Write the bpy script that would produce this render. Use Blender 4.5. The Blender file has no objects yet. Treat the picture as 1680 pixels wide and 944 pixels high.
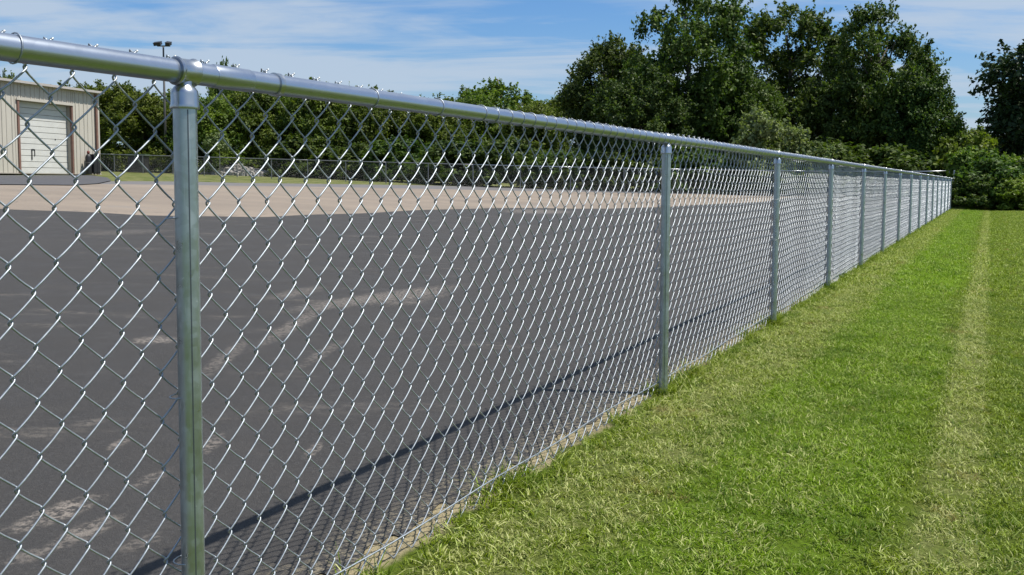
import bpy, math, random
import numpy as np
from mathutils import Vector, Matrix
random.seed(7); rng = np.random.default_rng(11)
S = bpy.context.scene; COL = S.collection; PI = math.pi

# ------------------------------------------------------------------ camera
CAM = (1.33434, 0.0, 1.009); YAW, PITCH, ROLL = 0.49266, 0.07146, 0.00494
FPX, SHY = 1458.0, -69.4
cam = bpy.data.cameras.new('camera'); camo = bpy.data.objects.new('camera', cam); COL.objects.link(camo)
S.camera = camo
fw = Vector((-math.sin(YAW)*math.cos(PITCH), math.cos(YAW)*math.cos(PITCH), -math.sin(PITCH)))
rt = Vector((math.cos(YAW), math.sin(YAW), 0)); up = rt.cross(fw)
rt, up = math.cos(ROLL)*rt+math.sin(ROLL)*up, -math.sin(ROLL)*rt+math.cos(ROLL)*up
camo.matrix_world = Matrix(((rt.x, up.x, -fw.x, CAM[0]), (rt.y, up.y, -fw.y, CAM[1]), (rt.z, up.z, -fw.z, CAM[2]), (0, 0, 0, 1)))
cam.sensor_fit = 'HORIZONTAL'; cam.sensor_width = 36; cam.lens = FPX/1680*36
cam.shift_y = SHY/1680
cam.clip_start = .05; cam.clip_end = 3000

# ------------------------------------------------------------------ light
SUN = Vector((1.0, .40, 2.2)).normalized()
elev = math.asin(SUN.z); az = math.atan2(SUN.x, SUN.y)
sl = bpy.data.lights.new('sun', 'SUN'); sl.energy = 4.9; sl.angle = math.radians(.55); sl.color = (1, .955, .88)
so = bpy.data.objects.new('sun', sl); COL.objects.link(so); so.rotation_euler = SUN.to_track_quat('Z', 'Y').to_euler()
so.location = (5, 0, 20)
S.view_settings.view_transform = 'Standard'; S.view_settings.look = 'None'
S.view_settings.exposure = 0.32; S.view_settings.gamma = 1
S.render.engine = 'CYCLES'
S.cycles.max_bounces = 6; S.cycles.transparent_max_bounces = 4; S.cycles.diffuse_bounces = 3
S.cycles.glossy_bounces = 3

# ------------------------------------------------------------------ node helper
class NT:
    def __init__(s, tree): s.t = tree; s.n = tree.nodes; s.l = tree.links
    def new(s, typ, **k):
        n = s.n.new(typ)
        for a, b in k.items(): setattr(n, a, b)
        return n
    def put(s, sock, v):
        if v is None: return
        if isinstance(v, bpy.types.NodeSocket): s.l.new(v, sock)
        elif isinstance(v, (tuple, list)):
            sock.default_value = tuple(v) + ((1,) if len(v) == 3 and sock.type == 'RGBA' else ())
        else: sock.default_value = v
    def math(s, op, a, b=None, c=None, clamp=False):
        n = s.new('ShaderNodeMath', operation=op, use_clamp=clamp)
        for i, v in enumerate((a, b, c)): s.put(n.inputs[i], v)
        return n.outputs[0]
    def vmath(s, op, a, b=None):
        n = s.new('ShaderNodeVectorMath', operation=op); s.put(n.inputs[0], a); s.put(n.inputs[1], b); return n.outputs[0]
    def noise(s, vec, scale, detail=4, rough=.55, dist=0):
        n = s.new('ShaderNodeTexNoise'); s.put(n.inputs['Vector'], vec); n.inputs['Scale'].default_value = scale
        n.inputs['Detail'].default_value = detail; n.inputs['Roughness'].default_value = rough
        n.inputs['Distortion'].default_value = dist; return n.outputs[0]
    def mapr(s, v, a, b, c=0, d=1, smooth=True):
        n = s.new('ShaderNodeMapRange'); n.interpolation_type = 'SMOOTHSTEP' if smooth else 'LINEAR'
        s.put(n.inputs[0], v)
        for i, x in enumerate((a, b, c, d)): s.put(n.inputs[i+1], x)
        return n.outputs[0]
    def mix(s, f, a, b, blend='MIX'):
        n = s.new('ShaderNodeMix', data_type='RGBA', blend_type=blend); s.put(n.inputs[0], f)
        s.put(n.inputs[6], a); s.put(n.inputs[7], b); return n.outputs[2]
    def pos(s): return s.new('ShaderNodeNewGeometry').outputs['Position']
    def obj(s): return s.new('ShaderNodeTexCoord').outputs['Object']
    def sep(s, v):
        n = s.new('ShaderNodeSeparateXYZ'); s.put(n.inputs[0], v); return n.outputs
    def comb(s, x, y, z):
        n = s.new('ShaderNodeCombineXYZ')
        for i, v in enumerate((x, y, z)): s.put(n.inputs[i], v)
        return n.outputs[0]
    def scale(s, v, xyz): return s.vmath('MULTIPLY', v, xyz)
    def bump(s, h, strength, dist):
        n = s.new('ShaderNodeBump'); s.put(n.inputs['Height'], h); n.inputs['Strength'].default_value = strength
        n.inputs['Distance'].default_value = dist; return n.outputs[0]
    def attr(s, name, typ='GEOMETRY'):
        n = s.new('ShaderNodeAttribute'); n.attribute_name = name; n.attribute_type = typ; return n.outputs['Fac']

def mat(name):
    m = bpy.data.materials.new(name); m.use_nodes = True; t = NT(m.node_tree); b = m.node_tree.nodes['Principled BSDF']
    return m, t, b

# ------------------------------------------------------------------ world: sky with streaky high cloud
W = bpy.data.worlds.new('World'); S.world = W; W.use_nodes = True
t = NT(W.node_tree); bg = W.node_tree.nodes['Background']
sky = t.new('ShaderNodeTexSky', sky_type='NISHITA'); sky.sun_disc = False
sky.sun_elevation = elev; sky.sun_rotation = az; sky.air_density = 1.25; sky.dust_density = .6; sky.ozone_density = 2.6
d = t.new('ShaderNodeTexCoord').outputs['Generated']; x, y, z = t.sep(d)
zz = t.math('ADD', t.math('MAXIMUM', z, 0.0), .10)
u = t.math('DIVIDE', t.math('ADD', t.math('MULTIPLY', x, .88), t.math('MULTIPLY', y, .47)), zz)
v = t.math('DIVIDE', t.math('ADD', t.math('MULTIPLY', x, -.47), t.math('MULTIPLY', y, .88)), zz)
cv = t.comb(t.math('MULTIPLY', u, .42), t.math('MULTIPLY', v, .85), 3.3)
c1 = t.noise(cv, .85, 7, .56, .5)
cv2 = t.comb(t.math('MULTIPLY', u, .8), t.math('MULTIPLY', v, 2.0), 7.7)
c2 = t.noise(cv2, 1.2, 6, .6, .7)
cl = t.math('ADD', t.math('MULTIPLY', c1, .72), t.math('MULTIPLY', c2, .30))
cm = t.mapr(cl, .415, .56)
hz = t.mapr(z, -.02, .20, .42, 0.0)
cm = t.math('MAXIMUM', t.math('MULTIPLY', cm, .82), hz)
skc = t.mix(1.0, sky.outputs[0], (.56, .84, 1.20), 'MULTIPLY')
colr = t.mix(cm, skc, (4.9, 5.8, 6.95))
t.put(bg.inputs['Color'], colr); bg.inputs['Strength'].default_value = .085

# ------------------------------------------------------------------ projection helpers (layout)
def ray(px, py):
    dx = (px-840)/FPX; dy = (py-472-SHY)/FPX
    return np.array(fw) + np.array(rt)*dx - np.array(up)*dy
def tz(x, y):
    x = np.asarray(x, float); y = np.asarray(y, float); D = -x-1.0
    z = .030*(np.sqrt(D*D+.25)+D)/2
    s = np.clip((y-37.5)/5.5, 0, 1); s = s*s*(3-2*s)
    return z + .35*s*np.exp(-np.abs(x)/10)
def hit(px, py):
    r = ray(px, py); c = np.array(CAM); lo, hi = .5, 400.
    f = lambda t_: (c+r*t_)[2]-tz(*(c+r*t_)[:2])
    t_ = .5
    while t_ < 300:
        if f(t_*1.02) < 0: break
        t_ *= 1.02
    lo, hi = t_, t_*1.02
    for _ in range(30):
        m = (lo+hi)/2
        if f(m) > 0: lo = m
        else: hi = m
    return c+r*lo
def at(px, Z):
    r = ray(px, 300); r = r/ (r@np.array(fw)); p = np.array(CAM)+r*Z
    return float(p[0]), float(p[1])

# ------------------------------------------------------------------ mesh helpers
class MB:
    def __init__(s): s.v = []; s.f = []; s.n = 0
    def add(s, V, F):
        s.v.append(np.asarray(V, float).reshape(-1, 3)); s.f += [tuple(int(i)+s.n for i in f) for f in F]; s.n += len(s.v[-1]); return s
    def box(s, lo, hi, M=None):
        x0, y0, z0 = lo; x1, y1, z1 = hi
        V = np.array([(x0,y0,z0),(x1,y0,z0),(x1,y1,z0),(x0,y1,z0),(x0,y0,z1),(x1,y0,z1),(x1,y1,z1),(x0,y1,z1)], float)
        if M is not None: V = (np.array(M.to_3x3())@V.T).T + np.array(M.translation)
        return s.add(V, [(0,3,2,1),(4,5,6,7),(0,1,5,4),(1,2,6,5),(2,3,7,6),(3,0,4,7)])
    def lathe(s, prof, n=16, axis='Z', c=(0,0,0), cap=True):
        V = []; F = []
        for r, h in prof:
            for k in range(n):
                a = 2*PI*k/n; p = (r*math.cos(a), r*math.sin(a), h)
                if axis == 'Y': p = (p[0], h, p[1])
                if axis == 'X': p = (h, p[0], p[1])
                V.append((p[0]+c[0], p[1]+c[1], p[2]+c[2]))
        for i in range(len(prof)-1):
            for k in range(n):
                a, b = i*n+k, i*n+(k+1) % n
                F.append((a, b, b+n, a+n) if axis != 'Y' else (a, a+n, b+n, b))
        if cap:
            F.append(tuple(range(n))[::-1] if axis != 'Y' else tuple(range(n)))
            e = (len(prof)-1)*n; F.append(tuple(range(e, e+n)) if axis != 'Y' else tuple(range(e, e+n))[::-1])
        return s.add(V, F)
    def tube(s, P, r, n=6, closed=False, cap=True):
        P = np.asarray(P, float); m = len(P)
        T = np.roll(P, -1, 0)-np.roll(P, 1, 0) if closed else np.gradient(P, axis=0)
        T /= np.linalg.norm(T, axis=1)[:, None]+1e-12
        ref = np.array((0, 0, 1.)) if abs(T[0][2]) < .9 else np.array((1., 0, 0))
        rr = np.broadcast_to(np.asarray(r, float), (m,))
        A = []; a = np.cross(ref, T[0]); a /= np.linalg.norm(a)
        for i in range(m):
            a = a - T[i]*(a@T[i]); a /= np.linalg.norm(a); A.append(a)
        A = np.array(A); B = np.cross(T, A)
        an = 2*PI*np.arange(n)/n
        V = P[:, None]+rr[:, None, None]*(A[:, None]*np.cos(an)[None, :, None]+B[:, None]*np.sin(an)[None, :, None])
        F = []
        for i in range(m if closed else m-1):
            j = (i+1) % m
            for k in range(n):
                F.append((i*n+k, i*n+(k+1) % n, j*n+(k+1) % n, j*n+k))
        if cap and not closed: F += [tuple(range(n))[::-1], tuple(range((m-1)*n, m*n))]
        return s.add(V.reshape(-1, 3), F)
    def mesh(s, name, m, smooth=None):
        me = bpy.data.meshes.new(name); V = np.concatenate(s.v) if s.v else np.zeros((0, 3))
        me.from_pydata(V.tolist(), [], s.f); me.materials.append(m)
        if smooth is not None:
            me.polygons.foreach_set('use_smooth', [True]*len(me.polygons))
            me.update()
            if smooth < 3: me.set_sharp_from_angle(angle=smooth)
        me.update(); return me
    def build(s, name, m, parent=None, smooth=None, loc=None):
        return link(name, s.mesh(name, m, smooth), parent, loc)
def link(name, me, parent=None, loc=None):
    o = bpy.data.objects.new(name, me); COL.objects.link(o)
    if parent is not None: o.parent = parent
    if loc is not None: o.location = loc
    return o
def fast(name, V, F, m, smooth=False, attr=None):
    """V (n,3), F (m,k) arrays -> mesh"""
    me = bpy.data.meshes.new(name); V = np.ascontiguousarray(V, np.float32); F = np.ascontiguousarray(F, np.int32); k = F.shape[1]
    me.vertices.add(len(V)); me.vertices.foreach_set('co', V.ravel())
    me.loops.add(F.size); me.loops.foreach_set('vertex_index', F.ravel())
    me.polygons.add(len(F)); me.polygons.foreach_set('loop_start', np.arange(0, F.size, k, dtype=np.int32))
    me.polygons.foreach_set('loop_total', np.full(len(F), k, np.int32))
    if smooth: me.polygons.foreach_set('use_smooth', np.ones(len(F), bool))
    me.materials.append(m); me.update(calc_edges=True)
    if attr is not None:
        a = me.attributes.new('v', 'FLOAT', 'FACE'); a.data.foreach_set('value', np.asarray(attr, np.float32))
    me.validate(); return me
def empty(name, loc, label=None, cat=None, group=None, rz=0):
    o = bpy.data.objects.new(name, None); COL.objects.link(o); o.location = loc; o.rotation_euler = (0, 0, rz)
    o.empty_display_size = .2; tag(o, label, cat, group); return o
def tag(o, label=None, cat=None, group=None, kind=None):
    if label: o['label'] = label
    if cat: o['category'] = cat
    if group: o['group'] = group
    if kind: o['kind'] = kind
    return o

# ------------------------------------------------------------------ materials
def lawn_colour(t, p, blade=None):
    """soil-to-blade colour of the mown lawn by place: dry strips along the fence and the mower line, lush band between"""
    x, y, z = t.sep(p)
    wob = t.math('MULTIPLY', t.math('SUBTRACT', t.noise(p, 1.3, 3), .5), .34)
    wob2 = t.math('MULTIPLY', t.math('SUBTRACT', t.noise(t.scale(p, (1, 1, 0)), .35, 2), .5), .25)
    xw = t.math('ADD', t.math('ADD', x, wob), wob2)
    def band(c, w, soft):
        dd = t.math('ABSOLUTE', t.math('SUBTRACT', xw, c)); return t.mapr(dd, w, w+soft, 1, 0)
    dry1 = band(.27, .12, .18)
    x2 = t.math('ADD', x, t.math('MULTIPLY', wob, .25)); dry2 = t.math('MULTIPLY', t.mapr(t.math('ABSOLUTE', t.math('SUBTRACT', x2, 1.265)), .045, .13, 1, 0), 1.25)
    dry3 = t.math('MULTIPLY', band(.72, .10, .25), t.mapr(y, 3.2, 6.5, .35, 0))
    lush = band(.78, .22, .2)
    big = t.noise(p, .9, 5, .6); mid = t.noise(p, 3.7, 4, .6); fine = t.noise(p, 60, 3, .6)
    dry = t.math('MAXIMUM', t.math('MAXIMUM', dry1, dry2), dry3)
    dry = t.math('MULTIPLY', dry, t.mapr(mid, .30, .58, .35, 1.0))
    patch = t.mapr(t.math('ADD', t.math('MULTIPLY', big, .6), t.math('MULTIPLY', mid, .4)), .50, .64, 0, .62)
    patch = t.math('MULTIPLY', patch, t.math('SUBTRACT', 1, t.math('MULTIPLY', lush, .6)))
    dry = t.math('MAXIMUM', dry, patch)
    p3 = t.noise(t.vmath('ADD', p, (5.1, 2.2, 0)), 6.5, 5, .68); dry = t.math('MULTIPLY', dry, t.mapr(p3, .36, .56, .35, 1.0)); dry = t.math('MAXIMUM', dry, t.math('MULTIPLY', t.mapr(p3, .56, .68), .45))
    far = t.mapr(x, 1.35, 2.0, 0, .35); dry = t.math('MAXIMUM', dry, t.math('MULTIPLY', far, t.mapr(mid, .35, .6)))
    return dry, lush, big, mid, fine, (x, y, z)

# ground
M_ground, t, b = mat('lawn_soil')
p = t.pos(); dry, lush, big, mid, fine, (x, y, z) = lawn_colour(t, p)
c = t.mix(dry, t.mix(mid, (.150, .215, .010), (.105, .17, .009)), (.26, .285, .085))
c = t.mix(t.math('MULTIPLY', lush, t.math('SUBTRACT', 1, dry)), c, (.15, .255, .009))
c = t.mix(t.mapr(fine, .35, .7, 0, .45), c, (.04, .055, .008))
nearm = t.mapr(y, 5, 13, .50, 0); c = t.mix(nearm, c, (.03, .038, .009))
# dirt and straw fringe next to the asphalt
ex = t.math('ADD', x, t.math('MULTIPLY', t.math('SUBTRACT', t.noise(p, 7, 3), .5), .16))
dirt = t.mapr(ex, -.055, .0, 1, 0)
dc = t.mix(t.noise(p, 90, 3), (.17, .135, .075), (.42, .36, .22))
inl = t.mapr(x, -.5, -.3, 0, 1)
c = t.mix(t.math('MULTIPLY', dirt, inl), c, dc)
# field grass beyond the lot
c = t.mix(t.mapr(x, -1.2, -.6, 1, 0), c, t.mix(t.mapr(t.noise(p, 1.1, 6, .75), .38, .62), (.065, .095, .018), (.20, .19, .085)))
t.put(b.inputs['Base Color'], c); b.inputs['Roughness'].default_value = .95; b.inputs['Specular IOR Level'].default_value = .1
t.put(b.inputs['Normal'], t.bump(t.math('ADD', t.noise(p, 45, 4, .7), t.noise(p, 8, 3)), .8, .03))

# new dark asphalt
M_asph, t, b = mat('dark_asphalt')
p = t.pos(); x, y, z = t.sep(p)
n1 = t.noise(p, .5, 5, .6); n2 = t.noise(p, 260, 2, .7); n3 = t.noise(p, 3, 5, .65)
c = t.mix(n1, (.039, .0365, .0345), (.053, .049, .0455)); n4 = t.noise(p, 70, 4, .8); n5 = t.noise(p, 1.7, 6, .7)
c = t.mix(t.mapr(n4, .50, .72, 0, .55), c, (.105, .10, .095)); c = t.mix(t.mapr(n4, .46, .30, 0, .5), c, (.018, .018, .019)); c = t.mix(t.mapr(n5, .45, .65, 0, .35), c, (.062, .058, .055))
c = t.mix(t.mapr(n2, .62, .78, 0, .55), c, (.17, .16, .15))
c = t.mix(t.mapr(n2, .40, .28, 0, .6), c, (.025, .024, .026))
c = t.mix(t.mapr(n3, .5, .72, 0, .25), c, (.085, .08, .075))
# dusty tan scuffs, drawn out along the traffic direction
sv = t.comb(t.math('ADD', t.math('MULTIPLY', x, .9), t.math('MULTIPLY', y, .5)), t.math('ADD', t.math('MULTIPLY', x, -1.6), t.math('MULTIPLY', y, 2.9)), 0)
sc = t.noise(sv, .75, 6, .62, .4); sc2 = t.noise(p, 18, 5, .75)
scm = t.math('MULTIPLY', t.mapr(sc, .56, .72), t.mapr(sc2, .40, .62))
c = t.mix(t.math('MULTIPLY', scm, .32), c, (.30, .26, .215))
def streak(x0, y0, x1, y1, wpx, k):
    global c
    q0 = hit(x0, y0); q1 = hit(x1, y1); qm = hit((x0+x1)/2, (y0+y1)/2); qw = hit((x0+x1)/2, (y0+y1)/2+wpx)
    ax = q1[:2]-q0[:2]; rx = np.linalg.norm(ax)*.62; ang = math.atan2(ax[1], ax[0]); dw = (qw-qm)[:2]; ry = abs(dw[0]*-math.sin(ang)+dw[1]*math.cos(ang))+.012
    dx = t.math('SUBTRACT', x, float(qm[0])); dy = t.math('SUBTRACT', y, float(qm[1])); ca, sa = math.cos(ang), math.sin(ang)
    uu = t.math('DIVIDE', t.math('ADD', t.math('MULTIPLY', dx, ca), t.math('MULTIPLY', dy, sa)), float(rx))
    vv = t.math('DIVIDE', t.math('SUBTRACT', t.math('MULTIPLY', dy, ca), t.math('MULTIPLY', dx, sa)), float(ry))
    rr = t.math('ADD', t.math('MULTIPLY', uu, uu), t.math('MULTIPLY', vv, vv))
    m_ = t.math('MULTIPLY', t.mapr(t.math('ADD', rr, t.math('MULTIPLY', t.math('SUBTRACT', sc2, .5), 2.8)), .0, 1.4, 1, 0), t.mapr(sc3, .40, .60, 0, k))
    c = t.mix(m_, c, (.33, .285, .24))
sc3 = t.noise(p, 45, 4, .7)
for a in ((35, 868, 155, 818, 14, .75), (95, 898, 190, 850, 12, .6), (15, 925, 70, 905, 9, .4), (222, 562, 285, 556, 7, .7), (185, 738, 205, 722, 6, .6), (225, 800, 270, 775, 8, .35),
          (520, 505, 735, 472, 9, .6), (440, 560, 530, 505, 10, .45), (455, 490, 520, 472, 8, .4), (345, 610, 400, 560, 14, .4), (335, 745, 360, 715, 12, .5), (505, 750, 525, 728, 8, .5),
          (640, 500, 730, 480, 9, .3), (150, 385, 260, 378, 5, .25), (200, 905, 260, 880, 9, .35), (860, 350, 905, 345, 9, .6), (500, 600, 560, 560, 8, .3), (120, 700, 170, 690, 5, .3)): streak(*a)
# dusty, gravelly margin next to the grass
em = t.mapr(t.math('ADD', x, t.math('MULTIPLY', t.math('SUBTRACT', t.noise(p, 5, 4), .5), .22)), -.34, -.10)
gm = t.math('MULTIPLY', em, t.mapr(t.noise(p, 55, 4, .75), .45, .62)); c = t.mix(t.math('MULTIPLY', gm, .75), c, (.30, .255, .17))
t.put(b.inputs['Base Color'], c); t.put(b.inputs['Roughness'], t.mapr(n3, .3, .7, .72, .9)); b.inputs['Specular IOR Level'].default_value = .35
t.put(b.inputs['Normal'], t.bump(t.math('ADD', n2, t.math('MULTIPLY', n4, 1.8)), .8, .007))

# old tan pavement
M_tan, t, b = mat('worn_tan_pavement')
p = t.pos(); x, y, z = t.sep(p)
st = t.noise(t.scale(p, (.5, 1.4, 1)), .28, 6, .62); n2 = t.noise(p, 22, 4, .7)
c = t.mix(t.mapr(st, .35, .65), (.255, .205, .155), (.20, .162, .125))
c = t.mix(t.mapr(n2, .4, .75, 0, .35), c, (.15, .125, .10))
c = t.mix(t.mapr(t.noise(p, .6, 3), .60, .70, 0, .4), c, (.20, .18, .16))
vo = t.new('ShaderNodeTexVoronoi', feature='DISTANCE_TO_EDGE'); t.put(vo.inputs['Vector'], t.vmath('ADD', p, t.scale(t.comb(t.noise(p, .9, 3), t.noise(p, 1.1, 3), 0), (2.2, 2.2, 0)))); vo.inputs['Scale'].default_value = .13
c = t.mix(t.mapr(vo.outputs['Distance'], .0, .006, .6, 0), c, (.10, .085, .07))
t.put(b.inputs['Base Color'], c); b.inputs['Roughness'].default_value = .9

M_grey, t, b = mat('grey_verge_asphalt')
p = t.pos(); n = t.noise(p, 4, 5, .7)
t.put(b.inputs['Base Color'], t.mix(n, (.10, .095, .095), (.17, .16, .155))); b.inputs['Roughness'].default_value = .9
M_apron, t, b = mat('dark_apron')
p = t.pos(); n = t.noise(p, 2, 5, .7)
t.put(b.inputs['Base Color'], t.mix(n, (.045, .045, .05), (.09, .088, .09))); b.inputs['Roughness'].default_value = .9

# galvanised steel
def galv(name, base, rough, metal=1.0, scratch=True, spangle=55, tint=(1, 1, 1), blotch=1.0):
    m, t, b = mat(name); p = t.obj()
    vo = t.new('ShaderNodeTexVoronoi'); t.put(vo.inputs['Vector'], p); vo.inputs['Scale'].default_value = spangle
    g = t.sep(vo.outputs['Color'])[0]; n = t.noise(p, 9, 5, .65)
    lo = tuple(base*(1-.2*blotch)*q for q in tint); hi = tuple(base*(1+.12*blotch)*q for q in tint)
    c = t.mix(t.math('ADD', t.math('MULTIPLY', g, .22), t.math('MULTIPLY', n, .78)), lo, hi)
    r = t.mapr(t.math('ADD', t.math('MULTIPLY', g, .12), t.math('MULTIPLY', n, .88)), .25, .75, rough*(1-.2*blotch), rough*(1+.25*blotch))
    if scratch:
        s1 = t.noise(t.scale(p, (300, 300, 7)), 1, 3, .6); sm = t.mapr(s1, .62, .72, 0, .4)
        c = t.mix(sm, c, tuple(min(1, base*1.4) for _ in range(3)))
        sp = t.noise(p, 130, 2, .8); wm = t.mapr(sp, .70, .76, 0, .8); c = t.mix(wm, c, (.75, .78, .78))
        r = t.math('ADD', r, t.math('MULTIPLY', wm, .2))
    t.put(b.inputs['Base Color'], c); b.inputs['Metallic'].default_value = metal; t.put(b.inputs['Roughness'], r)
    t.put(b.inputs['Normal'], t.bump(t.noise(p, 28, 3, .6), .10*blotch, .002))
    return m
M_rail = galv('galvanised_rail', .50, .30, metal=.95, scratch=False, tint=(.90, .98, 1.10), blotch=.35)
M_post = galv('galvanised_post', .50, .36, metal=.90, spangle=75, tint=(.90, 1, 1.04), blotch=1.7)
M_cap = galv('galvanised_fitting', .50, .30, scratch=False, tint=(.96, 1, 1.03), blotch=.5)
M_wire = galv('galvanised_wire', .45, .50, metal=.85, scratch=False, spangle=200, tint=(.93, 1, 1.06))
M_wirefar = galv('far_fence_wire', .30, .5, metal=.7, scratch=False)

def leafmat(name, a, bb, cc, trans=.28, sc=.35):
    m, t, b = mat(name); v = t.attr('v'); p = t.pos()
    n = t.noise(p, sc, 3, .6)
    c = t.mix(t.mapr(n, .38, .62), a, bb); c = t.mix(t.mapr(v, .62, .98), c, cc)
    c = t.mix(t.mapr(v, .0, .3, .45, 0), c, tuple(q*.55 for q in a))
    oi = t.new('ShaderNodeObjectInfo').outputs['Random']
    hs = t.new('ShaderNodeHueSaturation'); t.put(hs.inputs['Hue'], t.mapr(oi, 0, 1, .485, .512, False)); t.put(hs.inputs['Value'], t.mapr(oi, 0, 1, .85, 1.18, False)); t.put(hs.inputs['Color'], c)
    t.put(b.inputs['Base Color'], hs.outputs[0]); b.inputs['Roughness'].default_value = .55; b.inputs['Specular IOR Level'].default_value = .25
    tr = t.new('ShaderNodeBsdfTranslucent'); t.put(tr.inputs['Color'], t.mix(1, hs.outputs[0], (1.2, 1.35, .5), 'MULTIPLY'))
    mx = t.new('ShaderNodeMixShader'); mx.inputs[0].default_value = trans
    out = m.node_tree.nodes['Material Output']; t.l.new(b.outputs[0], mx.inputs[1]); t.l.new(tr.outputs[0], mx.inputs[2]); t.l.new(mx.outputs[0], out.inputs[0])
    return m
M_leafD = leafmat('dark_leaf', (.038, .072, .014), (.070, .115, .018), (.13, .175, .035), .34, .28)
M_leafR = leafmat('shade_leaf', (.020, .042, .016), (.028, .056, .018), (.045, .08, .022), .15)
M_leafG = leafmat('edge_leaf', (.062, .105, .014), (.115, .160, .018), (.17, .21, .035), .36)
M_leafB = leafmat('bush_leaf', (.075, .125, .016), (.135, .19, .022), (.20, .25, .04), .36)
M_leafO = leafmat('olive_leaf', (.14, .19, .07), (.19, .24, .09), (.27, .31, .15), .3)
M_bark, t, b = mat('bark'); p = t.obj()
t.put(b.inputs['Base Color'], t.mix(t.noise(t.scale(p, (6, 6, 1)), 3, 5, .7), (.045, .037, .03), (.13, .11, .09))); b.inputs['Roughness'].default_value = .95

def plain(name, col, rough=.7, metal=0, var=.25, sc=3, stretch=(1, 1, 1)):
    m, t, b = mat(name); p = t.obj(); n = t.noise(t.scale(p, stretch), sc, 5, .65)
    t.put(b.inputs['Base Color'], t.mix(n, tuple(q*(1-var) for q in col), tuple(min(1, q*(1+var)) for q in col)))
    b.inputs['Roughness'].default_value = rough; b.inputs['Metallic'].default_value = metal; return m
M_wall = plain('cream_sheet_metal', (.50, .465, .40), .55, 0, .16, 2.2, (1, 1, .25))
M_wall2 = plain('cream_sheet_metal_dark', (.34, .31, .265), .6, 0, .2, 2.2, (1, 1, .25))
M_door = plain('white_door_slat', (.60, .595, .56), .5, 0, .15, 2.5, (1, .4, 2))
M_rust = plain('rusty_trim', (.20, .11, .085), .75, 0, .35, 5)
M_roof = plain('pale_metal_roof', (.50, .46, .42), .5, .2, .2, 2)
M_black = plain('black_rubber', (.018, .018, .02), .5, 0, .3, 8)
M_dred = plain('dull_red_paint', (.16, .035, .025), .6, 0, .3, 8)
M_pole = plain('dull_steel_pole', (.10, .095, .09), .6, .3, .2, 5)
M_rub = plain('pale_rubble', (.33, .31, .28), .9, 0, .35, 3)
M_green = plain('green_lid', (.05, .09, .035), .6, 0, .3, 4)
M_conc = plain('concrete_footing', (.34, .32, .28), .9, 0, .25, 20)

# ------------------------------------------------------------------ ground sheets
def grid_sheet(name, xs, ys, zf, m):
    X, Y = np.meshgrid(xs, ys, indexing='ij'); Z = zf(X, Y); V = np.stack([X, Y, Z], -1).reshape(-1, 3)
    nx, ny = len(xs), len(ys); i, j = np.meshgrid(np.arange(nx-1), np.arange(ny-1), indexing='ij'); a = (i*ny+j).ravel()
    F = np.stack([a, a+ny, a+ny+1, a+1], -1)
    return tag(link(name, fast(name, V, F, m, True)), kind='structure')
xs = np.concatenate([-np.geomspace(1500, 60, 14), -np.arange(58, 2, -1.), -np.arange(2, .3, -.1), [-.25, -.21, -.17, -.13, -.1, -.05], np.arange(0, 4, .1), np.arange(4, 20, 1.), np.geomspace(20, 1500, 14)])
ys = np.concatenate([-np.geomspace(1500, 6, 14), np.arange(-5, 1, .5), np.arange(1, 10, .12), np.arange(10, 36, .5), np.arange(36, 46, .5), np.arange(46, 80, 2.), np.geomspace(80, 1500, 14)])
def gz(X, Y):
    D = -X; s = np.clip((D-.17)/.08, 0, 1)
    und = .012*np.sin(X*3.1+1.3*np.sin(Y*.9))*np.clip(X/.5, 0, 1)*np.clip((6-X)/3, 0, 1) + .008*np.sin(Y*2.2+X*2)*np.clip(X/.5, 0, 1)*np.clip((6-X)/3, 0, 1)
    return tz(X, Y) - .035*s + und
grid_sheet('ground', xs, ys, gz, M_ground)

AZ = np.radians(np.concatenate([np.arange(-9.9, 60, .35), np.arange(60, 178, 3)]))   # angle to the left of +Y, seen from the camera foot
cx = CAM[0]
def pol(px, py):
    q = hit(px, py); dx, dy = q[0]-cx, q[1]; return math.atan2(-dx, dy), math.hypot(dx, dy)
def curve(pts, default_tail):
    P = sorted(pol(*p_) for p_ in pts); a = np.array([p_[0] for p_ in P]); r = np.array([p_[1] for p_ in P])
    return lambda q: np.interp(q, np.append(a, [a[-1]+.4, 3.1]), np.append(r, default_tail))
# outer edge of the dark asphalt, of the tan pavement, of the grey strip (traced on the ground)
c_dark = curve([(-60, 341), (0, 343), (120, 348), (230, 353), (330, 356), (440, 356), (550, 352), (620, 349), (700, 345), (800, 342), (900, 342), (1000, 343), (1090, 340), (1180, 335), (1260, 330), (1400, 322)], [21, 24])
c_tan = curve([(-60, 301), (0, 301), (180, 302), (400, 305), (560, 307), (700, 310), (850, 313), (1000, 316), (1090, 318), (1260, 320), (1400, 320.5)], [48, 48])
c_grey = curve([(-60, 296), (0, 297), (180, 297), (300, 297.5), (400, 300), (560, 302), (700, 304), (850, 308), (1000, 312), (1090, 314), (1260, 317), (1400, 319)], [50, 50])
def polar(name, az, r0, r1, nr, dz, m):
    V = []; na = len(az)
    for k in range(nr+1):
        f = (k/nr)**1.8; r = r0+(r1-r0)*f
        X = cx-r*np.sin(az); Y = r*np.cos(az); V.append(np.stack([X, Y, tz(X, Y)+dz], -1))
    V = np.array(V); i, j = np.meshgrid(np.arange(nr), np.arange(na-1), indexing='ij'); a = (i*na+j).ravel()
    F = np.stack([a, a+na, a+na+1, a+1], -1)
    F = F[:, ::-1]
    return tag(link(name, fast(name, V.reshape(-1, 3), F, m, True)), kind='structure')
AZ = np.linspace(math.radians(2.3), math.radians(60), 420); AZ = np.concatenate([AZ, np.radians(np.arange(62, 178, 4.))])
edge = .115+.018*np.sin(AZ*90)+.010*np.sin(AZ*231+1)
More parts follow.
